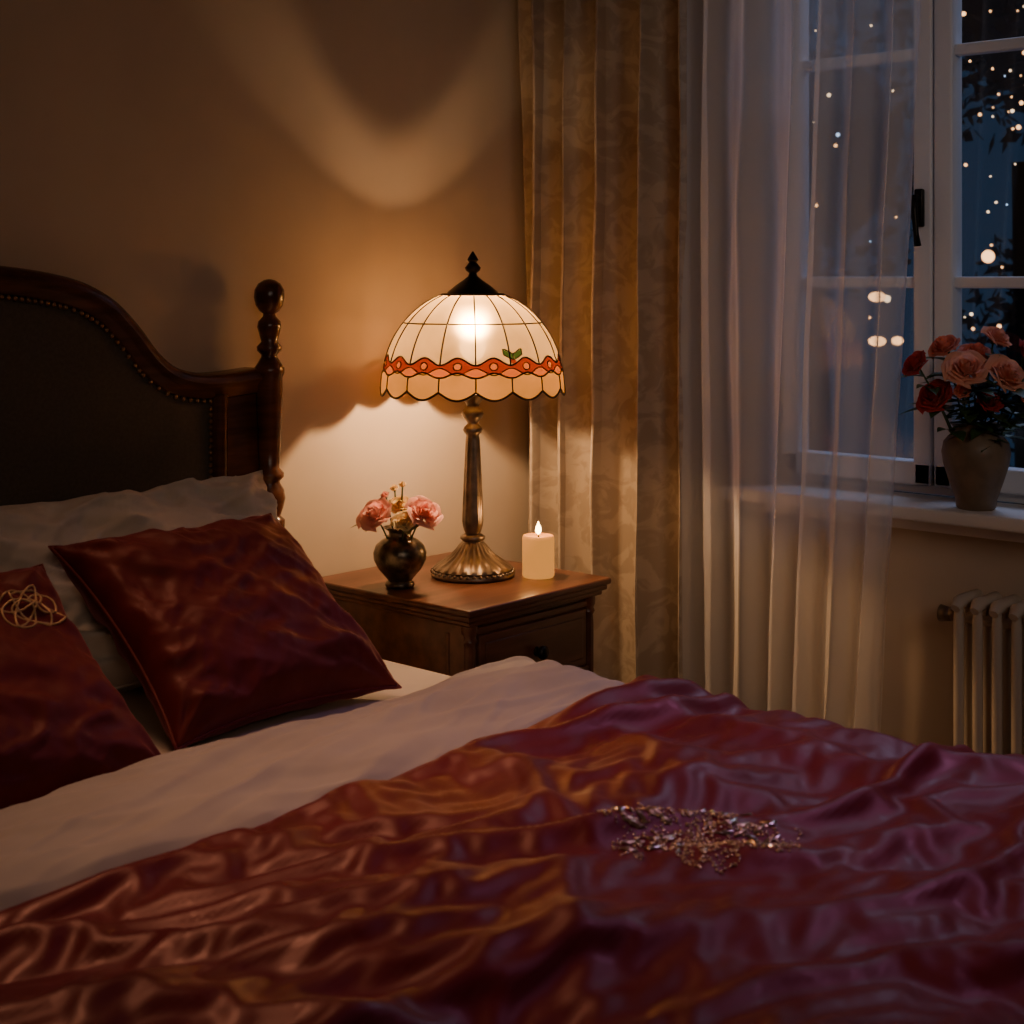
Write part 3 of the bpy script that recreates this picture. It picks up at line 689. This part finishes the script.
for m_ in lm:
    me=bpy.data.meshes.new('city_or_reflected_light'); me.from_pydata([tuple(p) for p in gm.v],[],gm.f); me.materials.append(m_)
    for p in me.polygons: p.use_smooth=True
    bases.append(me)
def light(d,lat,z,r,mi,sx=1):
    o=bpy.data.objects.new('city_or_reflected_light',bases[mi]); p=F*d+Rr*lat; o.location=(p.x,p.y,z); o.scale=(r*sx,r*sx,r)
    link(o,label=('small glowing warm city light or lamp reflection outside at night','small glowing golden city light in the night outside','small cool blue city light in the night outside')[mi],cat='light',group='city lights outside the window')
light(11.5,3.65,1.43,.05,0); light(11.5,2.80,1.12,.04,0,1.7); light(11.5,2.80,.78,.04,0,1.7); light(11.6,2.98,.78,.035,0,1.3); light(12,3.0,1.1,.03,1)  # the widest spheres stand in for the bedside lamp's reflections in the pane
rr=random.Random(11)
for i in range(66):
    d=rr.uniform(10,12.3); lat=d*(rr.uniform(.30,.36) if i%3 else rr.uniform(.2,.30)); z=1.25+d*rr.choice((rr.uniform(.05,.19),rr.uniform(.04,.13),rr.uniform(-.08,.16)))
    light(d,lat,z,rr.choice((.006,.008,.009,.012,.016)),rr.choice((0,0,1,1,2)))
# ---------------------------------------------------------------- lights
def pl(name,loc,e,c,r=.02):
    l=bpy.data.lights.new(name,'POINT'); l.energy=e; l.color=c; l.shadow_soft_size=r; o=bpy.data.objects.new(name,l); o.location=loc; C.objects.link(o); return o
def al(name,loc,tgt,e,c,sx,sy,spread=180):
    l=bpy.data.lights.new(name,'AREA'); l.shape='RECTANGLE'; l.size=sx; l.size_y=sy; l.energy=e; l.color=c; l.spread=math.radians(spread)
    o=bpy.data.objects.new(name,l); o.location=loc; o.rotation_euler=(Vector(tgt)-Vector(loc)).to_track_quat('-Z','Y').to_euler(); C.objects.link(o); return o
pl('lamp_bulb_light',(LX,LY,BZ),21,(1,.57,.27),.016)
pl('candle_light',(CX,CY,NZ+.125),.5,(1,.45,.14),.01)
al('night_glow',(4.6,1.5,3.3),(2.2,1.2,.9),34,(.5,.62,1),1.6,1.2)
al('duvet_fill_cool',(2.3,.6,2.2),(1.75,1.0,.6),.75,(.78,.42,.95),.6,.4,60)  # added unseen fill lamp, tints the right of the duvet purple
al('duvet_fill_warm',(1.15,2.15,2.3),(1.35,1.25,.6),1.9,(1,.48,.27),.6,.35,55)  # added unseen fill lamp, grazes the duvet folds from the headboard side
al('wall_fill_soft',(-.6,-1.2,2.2),(1.5,2.3,1.25),1.4,(1,.70,.52),1.0,.8,75)  # added fill behind the camera, lifts the back wall and headboard
al('window_fill_soft',(.6,-1.4,2.3),(2.8,1.4,1.25),.75,(1,.82,.72),.8,.8,45)  # added fill behind the camera, aimed at the window and sill
w=bpy.data.worlds.new('night'); bpy.context.scene.world=w; w.use_nodes=True
bg=w.node_tree.nodes['Background']; bg.inputs[0].default_value=(.007,.020,.044,1); bg.inputs[1].default_value=1.
# ---------------------------------------------------------------- camera
cam=bpy.data.cameras.new('camera'); co_=bpy.data.objects.new('camera',cam); C.objects.link(co_)
co_.location=(0,0,1.25); co_.rotation_euler=(pi/2,0,math.radians(-48.3)); cam.sensor_width=36; cam.lens=36*1500/1024; cam.shift_y=-232/1024
cam.clip_start=.05; cam.dof.use_dof=True; cam.dof.focus_distance=3.05; cam.dof.aperture_fstop=9
bpy.context.scene.camera=co_
